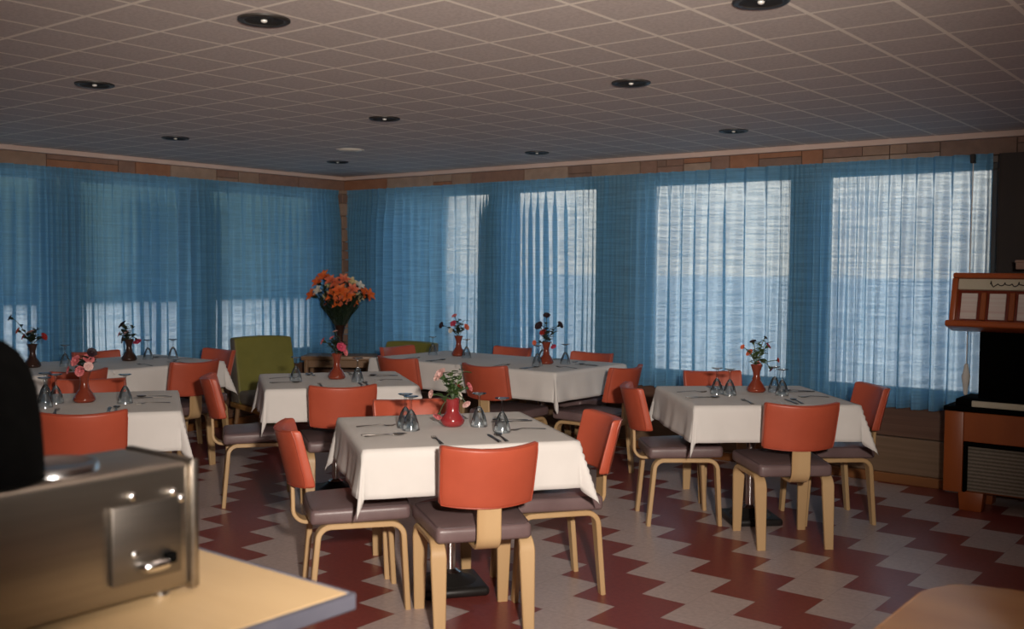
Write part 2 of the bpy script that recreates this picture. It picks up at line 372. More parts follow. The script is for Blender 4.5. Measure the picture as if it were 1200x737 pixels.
# outside
bm = bmesh.new(); box(bm, -160, 120, -60, 200, -.5, -.35); struct('ground', bm, M['outside'])
def foliage_row(name, p0, p1, h0, h1, depth, n, seed, m, label):
    rnd = random.Random(seed); bm = bmesh.new(); p0 = Vector(p0); p1 = Vector(p1)
    for k in range(n):
        p = p0.lerp(p1, (k+.5)/n); h = rnd.uniform(h0, h1); w = (p1-p0).length/n
        r = bmesh.ops.create_icosphere(bm, subdivisions=3, radius=1)
        for v in r['verts']:
            q = v.co.copy(); s = 1+.18*math.sin(q.x*7+k)*math.sin(q.y*6+2*k)*math.sin(q.z*8)+rnd.uniform(-.05,.05)
            v.co = Vector((p.x+q.x*w*1.1*s, p.y+q.y*depth*s, max(-.4, h*.45+q.z*h*.55*s)))
    o = finish(bm, name, m, None, 80); return tag(o, label, 'trees', None, 'stuff')
foliage_row('distant_trees', (-48,-30,0), (-48,43,0), 9, 14, 6, 14, 3, M['trees'], 'dark trees far outside, faintly seen through the left wall curtains')
bm = bmesh.new(); box(bm, XL-1.3, XL-.16, YF, YB+.9, 2.30, 2.42); struct('sky_block_eave', bm, M['sky_block'])  # unseen overhang added to block sky and darken the upper left windows

# ------------------------------------------------------------------ curtains
def curtain(name, a0, a1, back, seed, label, tight=((0,0),), off=.165):
    rnd = random.Random(seed); bm = bmesh.new(); n = int((a1-a0)/.006); L_ = a1-a0
    ph = 0; zs = [.545,.57,.75,.95,1.2,1.5,1.75,1.95,2.08,2.16,2.2,2.225,2.245,2.262]
    w1, w2, w3 = rnd.uniform(0,6), rnd.uniform(0,6), rnd.uniform(0,6); cols = []
    for i in range(n+1):
        s = i/n*L_; a = a0+s
        dens = 1+.35*math.sin(s*2.3+w1)+.3*math.sin(s*5.1+w2)
        for t, wd in tight:
            if wd: dens += 1.9*math.exp(-((a-t)/wd)**2)
        ph += 2*PI*dens*(L_/n)/.105
        amp = .040+.014*math.sin(s*3.7+w3)+.010*math.sin(s*9.1+w1)
        col = []
        for z in zs:
            k = (2.262-z)/1.7; tp = min(1, .25+max(0, 2.225-z)*2.5)
            if z > 2.2: tp = .5
            d = amp*tp*(math.sin(ph+.25*math.sin(3*k+s))+.35*math.sin(2.1*ph+w2+k))+.012*k*math.sin(s*4+w3+k*2)
            sh = .012*k*math.sin(ph*.5+w1)
            col.append(bm.verts.new((a+sh, YB-off+d*-1, z) if back else (XL+off+d, a+sh, z)))
        cols.append(col)
    for A, B in zip(cols, cols[1:]):
        for j in range(len(zs)-1): bm.faces.new((A[j], B[j], B[j+1], A[j+1]))
    o = finish(bm, name, M['sheer'], None, 180)
    return tag(o, label, 'curtain', 'blue sheer curtains around the room')
curtain('sheer_curtain', XL+.235, -4.66, True, 11, 'blue sheer curtain on the back wall, from the corner post to the middle fold', ((-7.62,.22),(-5.93,.14),(-4.72,.2)))
curtain('sheer_curtain', -4.69, -1.69, True, 12, 'blue sheer curtain on the back wall, long panel ending beside the jukebox', ((-4.6,.25),(-3.0,.12)), .16)
curtain('sheer_curtain', 4.30, YB-.235, False, 13, 'blue sheer curtain on the left wall, panel ending at the corner post', ((4.45,.12),(5.6,.14),(7.2,.3)))
curtain('sheer_curtain', -.5, 4.34, False, 14, 'blue sheer curtain on the left wall, panel running out at the left edge', ((4.2,.15),(2.8,.15)))
t = thing('curtain_cord', 'white pull cord with a tassel hanging before the curtain beside the jukebox', 'cord', (-1.81, YB-.21, .70))
bm = bmesh.new(); tube(bm, [(0,0,.17),(.004,0,.6),(.006,.0,1.0),(.004,.02,1.5)], .0035, 6); finish(bm, 'cord', M['napkin'], t)
bm = bmesh.new(); lathe(bm, [(.0,.19),(.012,.18),(.02,.13),(.028,.10),(.022,.06),(.016,.02),(.012,-.02),(.0,-.03)], 14); finish(bm, 'tassel', M['napkin'], t)
bm = bmesh.new(); box(bm, -.012, .016, .0, .075, 1.50, 1.56, .004, 1); finish(bm, 'cord_bracket', M['fixture'], t)

# ------------------------------------------------------------------ ceiling fixtures
def mk_down():
    t = thing('recessed_downlight', '', 'ceiling light')
    bm = bmesh.new(); lathe(bm, [(.070,-.003),(.074,-.008),(.088,-.010),(.096,-.006),(.096,0),(.070,0)], 32, cap=False)
    finish(bm, 'trim_ring', M['fixture'], t)
    bm = bmesh.new(); lathe(bm, [(.0,-.0015),(.03,-.002),(.055,-.003),(.071,-.006)], 32, cap=False); finish(bm, 'baffle', M['fixture_black'], t)
    bm = bmesh.new(); lathe(bm, [(.0,-.014),(.006,-.013),(.011,-.010),(.012,-.004),(.0,-.002)], 20, cap=False); finish(bm, 'bulb', M['bulb'], t)
    return t
down = Proto(mk_down)
lights = [(-3.098,2.454,'largest dark round recessed ceiling light, nearest, above the front table'),
 (-4.56,4.529,'dark recessed ceiling light in the middle of the ceiling, left of centre'),
 (-6.5,4.354,'small dark recessed ceiling light far back near the left wall'),
 (-4.902,2.818,'dark recessed ceiling light at the left, second from the left edge of the ceiling'),
 (-4.921,6.583,'small dark recessed ceiling light near the back wall, above the window table'),
 (-2.687,4.361,'dark recessed ceiling light right of the middle, with a bright bulb showing'),
 (-3.074,6.279,'dark recessed ceiling light near the back wall, above the right-hand table'),
 (-1.518,3.291,'dark recessed ceiling light cut by the top edge of the picture'),
 (-6.807,6.186,'tiny dark recessed ceiling light deepest in the corner, beside the white disc')]
for x, y, l in lights: down.put((x, y, ZC), 0, l, 'recessed downlights in the tiled ceiling')
t = thing('ceiling_disc', 'flat white round fixture on the ceiling near the corner', 'ceiling fixture', (-6.021,5.605,ZC))
bm = bmesh.new(); lathe(bm, [(.0,-.016),(.07,-.015),(.09,-.009),(.098,0)], 32, cap=False); finish(bm, 'cover', M['white_disc'], t)
bm = bmesh.new(); lathe(bm, [(.098,0),(.1,-.006),(.108,-.006),(.11,0)], 32, cap=False); finish(bm, 'rim', M['white_disc'], t)

# ------------------------------------------------------------------ chair
def mk_chair():
    t = thing('dining_chair', '', 'chair')
    for s in (-1, 1):
        for f in (-1, 1):
            bm = bmesh.new(); path = []; W = []; X = []
            foot = .215 if f < 0 else .205; top = .185
            zr = .385; R = .055
            for k in range(6):
                q = k/5; path.append((f*(foot+(top-foot)*q), q*(zr-R))); W.append(.046+.020*q); X.append(s*(.186+(.004 if f > 0 else 0)+.0*q))
            for k in range(1, 7):
                a = k/6*PI/2; path.append((f*(top-R+R*math.cos(a)), zr-R+R*math.sin(a))); W.append(.066-.012*k/6); X.append(s*(.186+(.004 if f > 0 else 0)))
            for k in range(1, 4):
                path.append((f*(top-R)*(1-k/3), zr)); W.append(.054); X.append(s*(.186+(.004*(1-k/3) if f > 0 else 0)))
            strip(bm, path, W, .024, X); finish(bm, 'leg', M['birch'], t)
    # seat pad
    bm = bmesh.new(); box(bm, -.225, .225, -.225, .225, 0, .066, .020, 4)
    cuts(bm, 0, [-.15,-.08,0,.08,.15]); cuts(bm, 1, [-.15,-.08,0,.08,.15])
    def seatshape(x, y, z):
        u, v = x/.225, y/.225; w = .945+.06*v
        yy = y - .018*(u*u)*(1 if v > 0 else -.3)
        zz = .397+z+(.014*(1-u*u)*(1-v*v) if z > .03 else 0)+.006*v
        return Vector((x*w, yy+.005, zz))
    for v in bm.verts: v.co = seatshape(*v.co)
    seat = finish(bm, 'seat', M['seat'], t, 50)
    bm = bmesh.new(); pts = []
    a = .214; rr = .03
    for cx, cy, a0 in ((a-rr, a-rr, 0), (-a+rr, a-rr, 90), (-a+rr, -a+rr, 180), (a-rr, -a+rr, 270)):
        for k in range(4):
            an = math.radians(a0+30*k); x, y = cx+rr*math.cos(an), cy+rr*math.sin(an); pts.append(seatshape(x, y, .0615))
    P2 = []
    for i in range(len(pts)):
        p, q = pts[i], pts[(i+1) % len(pts)]; m = 5 if (p-q).length > .1 else 1
        for k in range(m): P2.append(p.lerp(q, k/m) if m == 1 else seatshape_lerp(pts, i, k/m, seatshape, a, rr))
    tube(bm, P2, .0045, 6, True); finish(bm, 'piping', M['seat_welt'], seat)
    # bent wood back support
    bm = bmesh.new(); path = [(.06,.376),(-.04,.376),(-.14,.374),(-.20,.374)]
    R = .062; cy_, cz_ = -.215, .374+R
    for k in range(1, 9):
        an = -PI/2 - (k/8)*math.radians(84); path.append((cy_+R*math.cos(an), cz_+R*math.sin(an)))
    y0, z0 = path[-1]
    for k in range(1, 6): path.append((y0-.010*k*k/25, z0+.042*k))
    strip(bm, path, .100, .017); finish(bm, 'back_support', M['birch'], t)
    # padded backrest
    bm = bmesh.new(); box(bm, -.205, .205, -.024, .024, 0, .245, .014, 3)
    cuts(bm, 0, [-.17,-.13,-.09,-.045,0,.045,.09,.13,.17]); cuts(bm, 2, [.05,.1,.15,.2])
    def bk(x, y, z):
        u = x/.205; q = z/.245
        yy = -.274+y*(1-.12*q)+.066*u*u-.062*q
        zz = .553+z*1.03-.014*(1-u*u)*q-.010*(1-u*u)*(1-q)+(.0)
        if y > 0: yy += .012*(1-u*u)*math.sin(PI*q)
        return Vector((x*(.955+.045*q)*(1-.02*u*u), yy, zz))
    for v in bm.verts: v.co = bk(*v.co)
    br = finish(bm, 'backrest', M['orange'], t, 50)
    bm = bmesh.new()
    loop = [(-.198+.396*k/12, .0245, .2415) for k in range(13)]+[(.2035, .0235, .2415-.24*k/6) for k in range(1,6)]+[(.198-.396*k/12, .0245, .004) for k in range(13)]+[(-.2035, .0235, .004+.24*k/6) for k in range(1,6)]
    tube(bm, [bk(x, -y+.002, z) for x, y, z in loop], .0035, 6, True)
    finish(bm, 'welt', M['orange_welt'], br)
    return t
def seatshape_lerp(pts, i, f, fn, a, rr):
    # straight runs of the piping follow the crown of the pad
    c = [(a-rr,a-rr,0),(-a+rr,a-rr,90),(-a+rr,-a+rr,180),(a-rr,-a+rr,270)]
    def raw(j):
        cx, cy, a0 = c[(j//4) % 4]; an = math.radians(a0+30*(j % 4)); return Vector((cx+rr*math.cos(an), cy+rr*math.sin(an), .0615))
    p = raw(i).lerp(raw((i+1) % 16), f); return fn(*p)
chair = Proto(mk_chair)

# ------------------------------------------------------------------ table, cloth
ZTAB = .752
def mk_table():
    t = thing('dining_table', '', 'table')
    bm = bmesh.new(); box(bm, -.45, .45, -.45, .45, .715, .745, .006, 2); finish(bm, 'tabletop', M['tabletop'], t)
    bm = bmesh.new(); lathe(bm, [(.11,.715),(.11,.708),(.028,.70),(.026,.10),(.05,.085),(.05,.07)][::-1], 24); finish(bm, 'column', M['chrome'], t)
    bm = bmesh.new(); box(bm, -.155, .155, -.155, .155, 0, .045, .02, 3)
    lathe(bm, [(.13,.04),(.11,.055),(.06,.075),(.05,.085),(.0,.086)], 24, cap=False); finish(bm, 'base', M['black'], t)
    return t
table = Proto(mk_table)
def mk_cloth(half, over, seed):
    """square cloth lying on a square table top, corners hanging in points"""
    rnd = random.Random(seed); bm = bmesh.new(); H = half+over; n = 60; V = {}
    f1, f2, f3 = [rnd.uniform(0,6.28) for _ in range(3)]
    cr = [k*rnd.uniform(.85,1.15) for k in (1,1,1.1,.42)]
    for i in range(n+1):
        for j in range(n+1):
            u = -H+2*H*i/n; v = -H+2*H*j/n
            px = max(-half, min(half, u)); py = max(-half, min(half, v)); du, dv = u-px, v-py; d = math.hypot(du, dv)
            if d < 1e-6:
                V[i,j] = bm.verts.new((u, v, ZTAB+.0008*math.sin(u*19+f1)*math.sin(v*17+f2))); continue
            nx, ny = du/d, dv/d; r = .012
            per = (px if abs(nx) < abs(ny) else py)
            q = min(1, d/over)
            fl = .10*q+ .035*math.sin(per*11+f1)+.02*math.sin(per*23+f2)+.012*math.sin(per*41+f3)
            if abs(du) > 1e-6 and abs(dv) > 1e-6:
                an = math.atan2(abs(dv), abs(du)); k = 2*an/PI; c = (0 if du > 0 else 1)+(0 if dv > 0 else 2)
                pk = math.sin(PI*k)
                fl = (.10*q+.022*math.sin((px if k > .5 else py)*11+f1)+.012*math.sin((px if k > .5 else py)*23+f2))*(1-pk)+cr[c]*(.30*pk**2 - .10*math.sin(2*PI*k)**2)
            fl = max(.01, fl)
            # rounded table edge, then hang
            if d < r*1.57: a = d/r; o_, z_ = r*math.sin(a), -r*(1-math.cos(a))
            else:
                e = d-r*1.57; o_ = r+e*fl; z_ = -r-e*math.sqrt(max(.2, 1-fl*fl))
            V[i,j] = bm.verts.new((px+nx*o_, py+ny*o_, ZTAB+z_))
    for i in range(n):
        for j in range(n): bm.faces.new((V[i,j], V[i+1,j], V[i+1,j+1], V[i,j+1]))
    o = finish(bm, 'tablecloth', M['cloth'], None, 180)
    s = o.modifiers.new('thickness', 'SOLIDIFY'); s.thickness = .0022; s.offset = 1
    return o
D = math.radians
T = dict(front=(-3.14,3.55,D(54)), right=(-2.62,5.65,D(43)), middle=(-5.06,4.58,D(54)), left=(-5.20,2.93,D(57)),
         wina=(-5.61,6.34,0), winb=(-4.68,6.34,0), sidea=(-7.14,4.42,D(90)), sideb=(-7.14,3.48,D(90)))
TN = dict(front='the nearest table', right='the right-hand table', middle='the middle table', left='the near left table',
          wina='the left window table', winb='the right window table', sidea='the right wall-side table', sideb='the left wall-side table')
WHERE = dict(front='standing nearest in the foreground', right='standing at the right near the jukebox', middle='standing in the middle before the olive lounge chair', left='standing at the left behind the steel appliance',
          wina='left of the pair at the back windows', winb='right of the pair at the back windows', sidea='right of the pair at the left wall', sideb='left of the pair at the left wall')
def at(tk, a, b, z=0):
    x, y, r = T[tk]; return (x+a*math.cos(r)-b*math.sin(r), y+a*math.sin(r)+b*math.cos(r), z)
for i, k in enumerate(T):
    x, y, r = T[k]
    table.put((x, y, 0), r, 'square pedestal table under white cloth, '+WHERE[k], 'square pedestal tables')
    c = mk_cloth(.462, (.205) if k not in ('wina','winb') else .215, 20+i); c.location = (x, y, 0 if k not in ('winb','sideb') else .0035); c.rotation_euler = (0,0,r)
    tag(c, 'white tablecloth with hanging corners on '+TN[k], 'tablecloth', 'white tablecloths')
# chairs: table, offset across, offset away, facing (deg, relative to the table), label
CH = [
 ('front', 0, -.435, 0, 'coral chair nearest the camera, seen from behind at the nearest table'),
 ('front', -.445, -.03, -90, 'coral chair on the left side of the nearest table, seen side-on'),
 ('front', .447, -.06, 90, 'coral chair on the right side of the nearest table, back turned to the right'),
 ('front', -.06, .43, 180, 'coral chair at the far side of the nearest table, only its backrest showing'),
 ('right', .045, -.42, 0, 'coral chair seen from behind at the near side of the right-hand table'),
 ('right', -.41, .10, -92, 'coral chair on the left side of the right-hand table, seen side-on'),
 ('right', .49, .06, 90, 'coral chair on the right side of the right-hand table, near the jukebox'),
 ('right', .03, .67, 180, 'coral chair pulled out at the far side of the right-hand table, under the curtain'),
 ('middle', -.035, -.445, 0, 'coral chair seen from behind at the near side of the middle table'),
 ('middle', -.50, -.06, -90, 'coral chair on the left side of the middle table, before the olive lounge chair'),
 ('left', .02, -.40, 0, 'coral chair seen from behind just over the steel appliance'),
 ('left', -.03, .51, 180, 'coral chair at the far side of the near left table, facing the camera'),
 ('wina', .05, -.40, 0, 'coral chair seen from behind at the near side of the window table, left one'),
 ('winb', -.01, -.40, 0, 'coral chair seen from behind at the near side of the window table, right one'),
 ('winb', .55, -.10, 90, 'coral chair at the right end of the window table'),
 ('wina', -.42, .08, -90, 'coral chair at the left end of the window table, before the low olive chair'),
 ('wina', .09, .44, 180, 'coral chair at the far side of the window table under the curtain, left one'),
 ('winb', -.01, .44, 180, 'coral chair at the far side of the window table under the curtain, right one'),
 ('sidea', .04, -.43, 0, 'coral chair seen from behind at the left wall table, bent wood support in view'),
 ('sidea', .50, .02, 90, 'coral chair at the right end of the left wall table, beside the olive lounge chair'),
 ('sideb', .09, -.42, 0, 'coral chair at the near side of the left wall table, left one, mostly hidden'),
 ('sidea', 0, .30, 180, 'coral chair at the far side of the left wall table, against the curtain'),
]
for k, a, b, f, l in CH:
    chair.put(at(k, a, b), T[k][2]+D(f), l, 'coral and bentwood dining chairs')

# ------------------------------------------------------------------ tableware
def mk_goblet():
    t = thing('goblet', '', 'glass')
    bm = bmesh.new(); lathe(bm, [(.040,0),(.037,.02),(.031,.045),(.022,.07),(.012,.088),(.005,.095),(.0,.096)], 24, cap=False)
    lathe(bm, [(.0388,0),(.0358,.02),(.0298,.045),(.0208,.069),(.011,.085),(.0,.091)], 24, cap=False)
    bm.normal_update(); bmesh.ops.remove_doubles(bm, verts=bm.verts, dist=1e-6)
    finish(bm, 'bowl', M['glass'], t, 60)
    bm = bmesh.new(); lathe(bm, [(.0,.092),(.006,.093),(.005,.10),(.0045,.13),(.007,.146),(.0,.147)], 14, cap=False); finish(bm, 'stem', M['glass'], t, 60)
    bm = bmesh.new(); lathe(bm, [(.0,.146),(.012,.147),(.033,.154),(.034,.1565),(.0,.158)], 24, cap=False); finish(bm, 'foot', M['glass'], t, 60)
    return t
goblet = Proto(mk_goblet)
# placed where they stand on each table (across, away)
GL = dict(front=[(-.20,.07,'left edge of the front group'),(-.19,-.02,'second from the left'),(.14,.02,'right behind the red vase'),(.20,-.17,'rightmost, nearest the camera')],
 right=[(-.20,.04,'left one'),(-.14,-.02,'left of the vase'),(.18,.12,'right behind the vase'),(.17,-.04,'rightmost')],
 middle=[(-.26,-.04,'left of the vase'),(.12,-.18,'right of the vase')],
 wina=[(-.22,.02,'at the left end'),(.17,.0,'right of the vase')], winb=[(-.11,.16,'left of the vase'),(.08,-.16,'right of the vase, nearer'),(.16,.09,'farthest right')],
 left=[(-.22,.10,'far left'),(-.16,.02,'left of the vase'),(-.20,-.14,'nearest the left edge'),(.19,-.08,'right of the vase')],
 sidea=[(.14,.06,'just right of the vase'),(.31,-.02,'farther right')], sideb=[(.36,-.02,'beside the dark vase')])
for k, l in GL.items():
    for a, b, w in l: goblet.put(at(k, a, b, ZTAB+.003+(.0035 if k in ('winb','sideb') else 0)), 0, 'clear goblet turned upside down on %s, %s' % (TN[k], w), 'upturned goblets')
def blade(bm, prof, t=.0022):
    """flat bar along y with half widths and heights"""
    rings = []
    for y, w, z in prof: rings.append([bm.verts.new(p) for p in ((-w,y,z),(w,y,z),(w*.8,y,z+t),(-w*.8,y,z+t))])
    for A, B in zip(rings, rings[1:]):
        for j in range(4): bm.faces.new((A[j], A[(j+1)%4], B[(j+1)%4], B[j]))
    bm.faces.new(rings[0][::-1]); bm.faces.new(rings[-1])
def mk_fork():
    t = thing('fork', '', 'fork')
    bm = bmesh.new(); blade(bm, [(-.09,.004,0),(-.085,.010,0),(-.04,.006,.003),(.02,.003,.006),(.035,.005,.004)]); finish(bm, 'handle', M['silver'], t)
    bm = bmesh.new(); blade(bm, [(.033,.005,.004),(.045,.012,.002),(.06,.012,.0)])
    for k in range(4):
        x = -.0098+.0065*k; tube(bm, [(x,.058,.001),(x,.08,.001),(x,.094,.006)], [.0021,.0018,.001], 5)
    finish(bm, 'tines', M['silver'], t); return t
def mk_knife():
    t = thing('knife', '', 'knife')
    bm = bmesh.new(); blade(bm, [(-.10,.006,0),(-.095,.009,0),(-.03,.007,0),(.0,.006,0)], .004); finish(bm, 'handle', M['silver'], t)
    bm = bmesh.new(); blade(bm, [(.0,.005,.001),(.01,.009,.001),(.08,.010,.001),(.098,.006,.001),(.104,.001,.001)], .0016); finish(bm, 'blade', M['silver'], t); return t
def mk_spoon():
    t = thing('spoon', '', 'spoon')
    bm = bmesh.new(); blade(bm, [(-.09,.004,0),(-.085,.009,0),(-.04,.006,.003),(.02,.003,.006),(.038,.004,.004)]); finish(bm, 'handle', M['silver'], t)
    bm = bmesh.new(); r = bmesh.ops.create_uvsphere(bm, u_segments=14, v_segments=8, radius=1)
    for v in r['verts']: v.co = Vector((v.co.x*.018, .062+v.co.y*.027, .009+min(v.co.z,.1)*.008))
    finish(bm, 'bowl', M['silver'], t); return t
fork, knife, spoon = Proto(mk_fork), Proto(mk_knife), Proto(mk_spoon)
SIDE = {0:'near', 90:'right', 180:'far', 270:'left'}
for k, sides in dict(front=(0,90,180,270), right=(0,90,270,180), middle=(0,270,180,90), left=(0,90), wina=(0,), winb=(0,90,180), sidea=(0,90)).items():
    for s in sides:
        zz = ZTAB+.0042+(.0035 if k in ('winb','sideb') else 0)
        for pr, nm, dx in ((fork,'fork',-.13), (knife,'knife',.12), (spoon,'spoon',.155)):
            c, s_ = math.cos(D(s)), math.sin(D(s)); lx, ly = dx, -.33
            p = at(k, lx*c-ly*s_, lx*s_+ly*c, zz)
            pr.put(p, T[k][2]+D(s), 'silver %s laid at the %s side of %s' % (nm, SIDE[s], TN[k]), 'place settings')

# ------------------------------------------------------------------ vases and flowers
def mk_vase(kind):
    def f():
        t = thing('flower_vase', '', 'vase')
        if kind == 'round': pr = [(.0,0),(.040,.001),(.052,.012),(.057,.028),(.050,.045),(.036,.060),(.031,.075),(.031,.115),(.034,.128),(.030,.128),(.027,.115),(.026,.08),(.0,.075)]
        else: pr = [(.0,0),(.050,.001),(.058,.012),(.056,.024),(.056,.024),(.044,.046),(.026,.072),(.0165,.092),(.017,.108),(.027,.138),(.036,.165),(.033,.165),(.022,.135),(.012,.105),(.0,.10),(.027,.078),(.021,.098),(.021,.115),(.027,.140),(.031,.152),(.027,.152),(.020,.13),(.016,.10),(.0,.095)]
        bm = bmesh.new(); lathe(bm, pr, 28, cap=False); finish(bm, 'body', M[dict(round='vase_red', cone='vase_brown', dark='vase_dark')[kind]], t, 60)
        bm = bmesh.new(); rr, zz = (.0325,.128) if kind == 'round' else (.0345,.165)
        tube(bm, [(rr*math.cos(2*PI*k/20), rr*math.sin(2*PI*k/20), zz) for k in range(20)], .0028, 6, True); finish(bm, 'rim', M[dict(round='vase_red', cone='vase_brown', dark='vase_dark')[kind]], t)
        return t
    return f
vr, vc, vd = Proto(mk_vase('round')), Proto(mk_vase('cone')), Proto(mk_vase('dark'))
BM_CACHE = {}
def bloom_mesh(kind, colour, r):
    key = (kind, colour, round(r,3))
    if key in BM_CACHE: return BM_CACHE[key]
    rnd = random.Random(hash(colour) % 7 + int(r*1000)); bm = bmesh.new()
    if kind == 'carnation':
        for ring, (n, rr, tilt, sz) in enumerate(((8,.62,.25,.62),(7,.42,.7,.58),(5,.2,1.15,.5))):
            for k in range(n):
                a = 2*PI*(k+.5*ring)/n+rnd.uniform(-.1,.1)
                petal(bm, a, tilt, rr*r, sz*r, .9*sz*r, rnd)
        bmesh.ops.create_icosphere(bm, subdivisions=1, radius=.32*r, matrix=Matrix.Translation((0,0,.1*r)))
    else:
        for ring, (n, tilt, ln) in enumerate(((3,.55,1.15),(3,.9,1.05))):
            for k in range(n):
                a = 2*PI*(k+.5*ring)/n+rnd.uniform(-.1,.1); petal(bm, a, tilt, .10*r, ln*r, .62*r, rnd, True)
        for k in range(3): tube(bm, [(0,0,0),(.15*r*math.cos(k*2.1),.15*r*math.sin(k*2.1),.8*r)], [.05*r,.03*r], 4)
    o = finish(bm, 'bloom', M['b_'+colour], None, 60); me = o.data; bpy.data.objects.remove(o); BM_CACHE[key] = me; return me
def petal(bm, a, tilt, base, ln, w, rnd, pointed=False):
    ca, sa = math.cos(a), math.sin(a); nu, nv = 4, 4; G = []
    for i in range(nu+1):
        q = i/nu; row = []
        ww = w*(math.sin(PI*(.12+.80*q)) if pointed else (.35+.65*math.sin(PI*.55*q)))
        bend = tilt*(1-.45*q)
        rad = base*.3+ln*q*math.cos(bend); h = ln*q*math.sin(bend)+.1*ln*q*q*(-.6 if pointed else 0)
        for j in range(nv+1):
            s = (j/nv-.5)*2; ruf = (.10*ln*math.sin(s*7+a*3)*q*q if not pointed else 0)
            x, y, z = rad-.10*ln*s*s*q, s*ww*.5, h+.12*w*s*s+ruf
            row.append(bm.verts.new((x*ca-y*sa, x*sa+y*ca, z)))
        G.append(row)
    for i in range(nu):
        for j in range(nv): bm.faces.new((G[i][j], G[i+1][j], G[i+1][j+1], G[i][j+1]))
def flower(base, mouth, tip, kind, colour, r, label, group, name, leafy=True, dark=False, seed=0):
    """stem springs from the vase mouth and carries one bloom"""
    rnd = random.Random(seed); base, mouth, tip = Vector(base), Vector(mouth), Vector(tip)
    t = thing(name, label, 'flower', base, 0, group)
    pts = []; d = tip-mouth
    for k in range(7):
        q = k/6; p = mouth.lerp(tip, q); p.z = mouth.z+d.z*(1-(1-q)**1.6) if d.z > 0 else mouth.z+d.z*q+.03*math.sin(PI*q); pts.append(p-base)
    bm = bmesh.new(); tube(bm, [(mouth-base)*.55+Vector((0,0,(mouth-base).z*.2))]+pts, .0022 if r < .04 else .0032, 6)
    s = finish(bm, 'stem', M['leaf_dark' if dark else 'stem'], t)
    o = bpy.data.objects.new('bloom', bloom_mesh(kind, colour, r)); C.objects.link(o); o.parent = t; o.location = tip-base
    ax = (pts[-1]-pts[-2]).normalized(); ax = (ax+Vector(-FW)*.55+Vector((0,0,.2))).normalized()
    o.rotation_mode = 'QUATERNION'; o.rotation_quaternion = ax.to_track_quat('Z','Y')
    bm = bmesh.new(); tube(bm, [pts[-1]-ax*r*.75, pts[-1]-ax*r*.3, pts[-1]+ax*.05*r], [.1*r,.30*r,.34*r], 8); finish(bm, 'calyx', M['leaf_dark' if dark else 'stem'], t)
    if leafy:
        for k in range(2):
            q = pts[2+k]; an = rnd.uniform(0,6.28); bm = bmesh.new(); L_ = rnd.uniform(.04,.065)
            leafblade(bm, q, Vector((math.cos(an), math.sin(an), .7)).normalized(), L_, L_*.28); finish(bm, 'leaf', M['leaf_dark' if dark else 'leaf'], t)
    return t
def leafblade(bm, p, d, L_, w):
    s = d.cross(Vector((0,0,1))).normalized(); up_ = s.cross(d); rows = []
    for i in range(6):
        q = i/5; ww = w*math.sin(PI*(.06+.92*q)); c = p+d*L_*q-up_*.25*L_*q*q
        rows.append([bm.verts.new(c-s*ww+up_*ww*.3), bm.verts.new(c-up_*ww*.1), bm.verts.new(c+s*ww+up_*ww*.3)])
    for A, B in zip(rows, rows[1:]):
        for j in range(2): bm.faces.new((A[j], B[j], B[j+1], A[j+1]))
def greenery(base, mouth, n, spread, h, dark, label, seed):
    rnd = random.Random(seed); base, mouth = Vector(base), Vector(mouth); bm = bmesh.new()
    for k in range(n):
        an = rnd.uniform(0,6.28); l = rnd.uniform(.5,1)*h; o_ = rnd.uniform(.1,1)*spread
        e = mouth-base+Vector((o_*math.cos(an), o_*math.sin(an), l)); tube(bm, [(mouth-base)*.75, (mouth-base)+Vector((0,0,.02)), e], .0014, 4)
        for q in (.3,.5,.7,.9,1):
            p = (mouth-base).lerp(e, q); a2 = rnd.uniform(0,6.28)
            leafblade(bm, p, Vector((math.cos(a2), math.sin(a2), rnd.uniform(.1,.9))).normalized(), rnd.uniform(.03,.055), rnd.uniform(.008,.014))
    o = finish(bm, 'greenery_sprig', M['leaf_dark' if dark else 'leaf'], None, 60); o.location = base
    return tag(o, label, 'greenery', 'leafy sprigs in the vases')
CN = dict(pale='pale pink', pink='pink', magenta='deep pink', coral='coral', red='red', dark='dark maroon', white='white', purple='purple', orange='orange', cream='cream')
ORD = ['first','second','third','fourth','fifth']
def arrangement(tk, a, b, vproto, vlabel, vname, blooms, vx, vy, r, dark, n_green, gh):
    z = ZTAB+.003+(.0035 if tk in ('winb','sideb') else 0); p = Vector(at(tk, a, b, z)); vproto.put(p, 0, vlabel, 'flower vases on the tables')
    mouth = p+Vector((0,0,.126 if vproto is vr else .16)); dist = p.dot(FW)
    cols = [c for _, _, c, *_ in blooms]
    for i, (px, py, c, *rs) in enumerate(blooms):
        rnd = random.Random(i*7+len(tk)); sx = (px-vx)*dist/F_; sz = (vy-py)*dist/F_
        tip = p+RT*sx+UPZ*sz+FW*rnd.uniform(-.05,.05)
        same = [q for q in blooms if q[2] == c]; same = sorted(same, key=lambda q: q[0])
        pos = '' if len(same) == 1 else (', left one' if same[0] is blooms[i] else ', right one' if same[-1] is blooms[i] else ', %s from the left' % ORD[same.index(blooms[i])])
        flower(p, mouth, tip, 'carnation', c, 1.22*(rs[0] if rs else r), '%s carnation in %s%s' % (CN[c], vname, pos), 'carnations in the table vases', 'carnation', dark=dark, seed=i)
    greenery(p, mouth, n_green, .07, gh, dark, 'leafy green sprig in '+vname, len(vname))
arrangement('front', .02, .05, vr, 'glossy red round vase on the nearest table', 'the red vase on the nearest table',
  [(515,437,'pale',.040),(505,459,'pale',.022),(536,450,'red',.022),(549,451,'pink',.024),(538,461,'white',.02),(513,485,'pink',.025),(546,470,'pale',.022),(526,446,'white',.018)], 530, 497, .024, False, 10, .14)
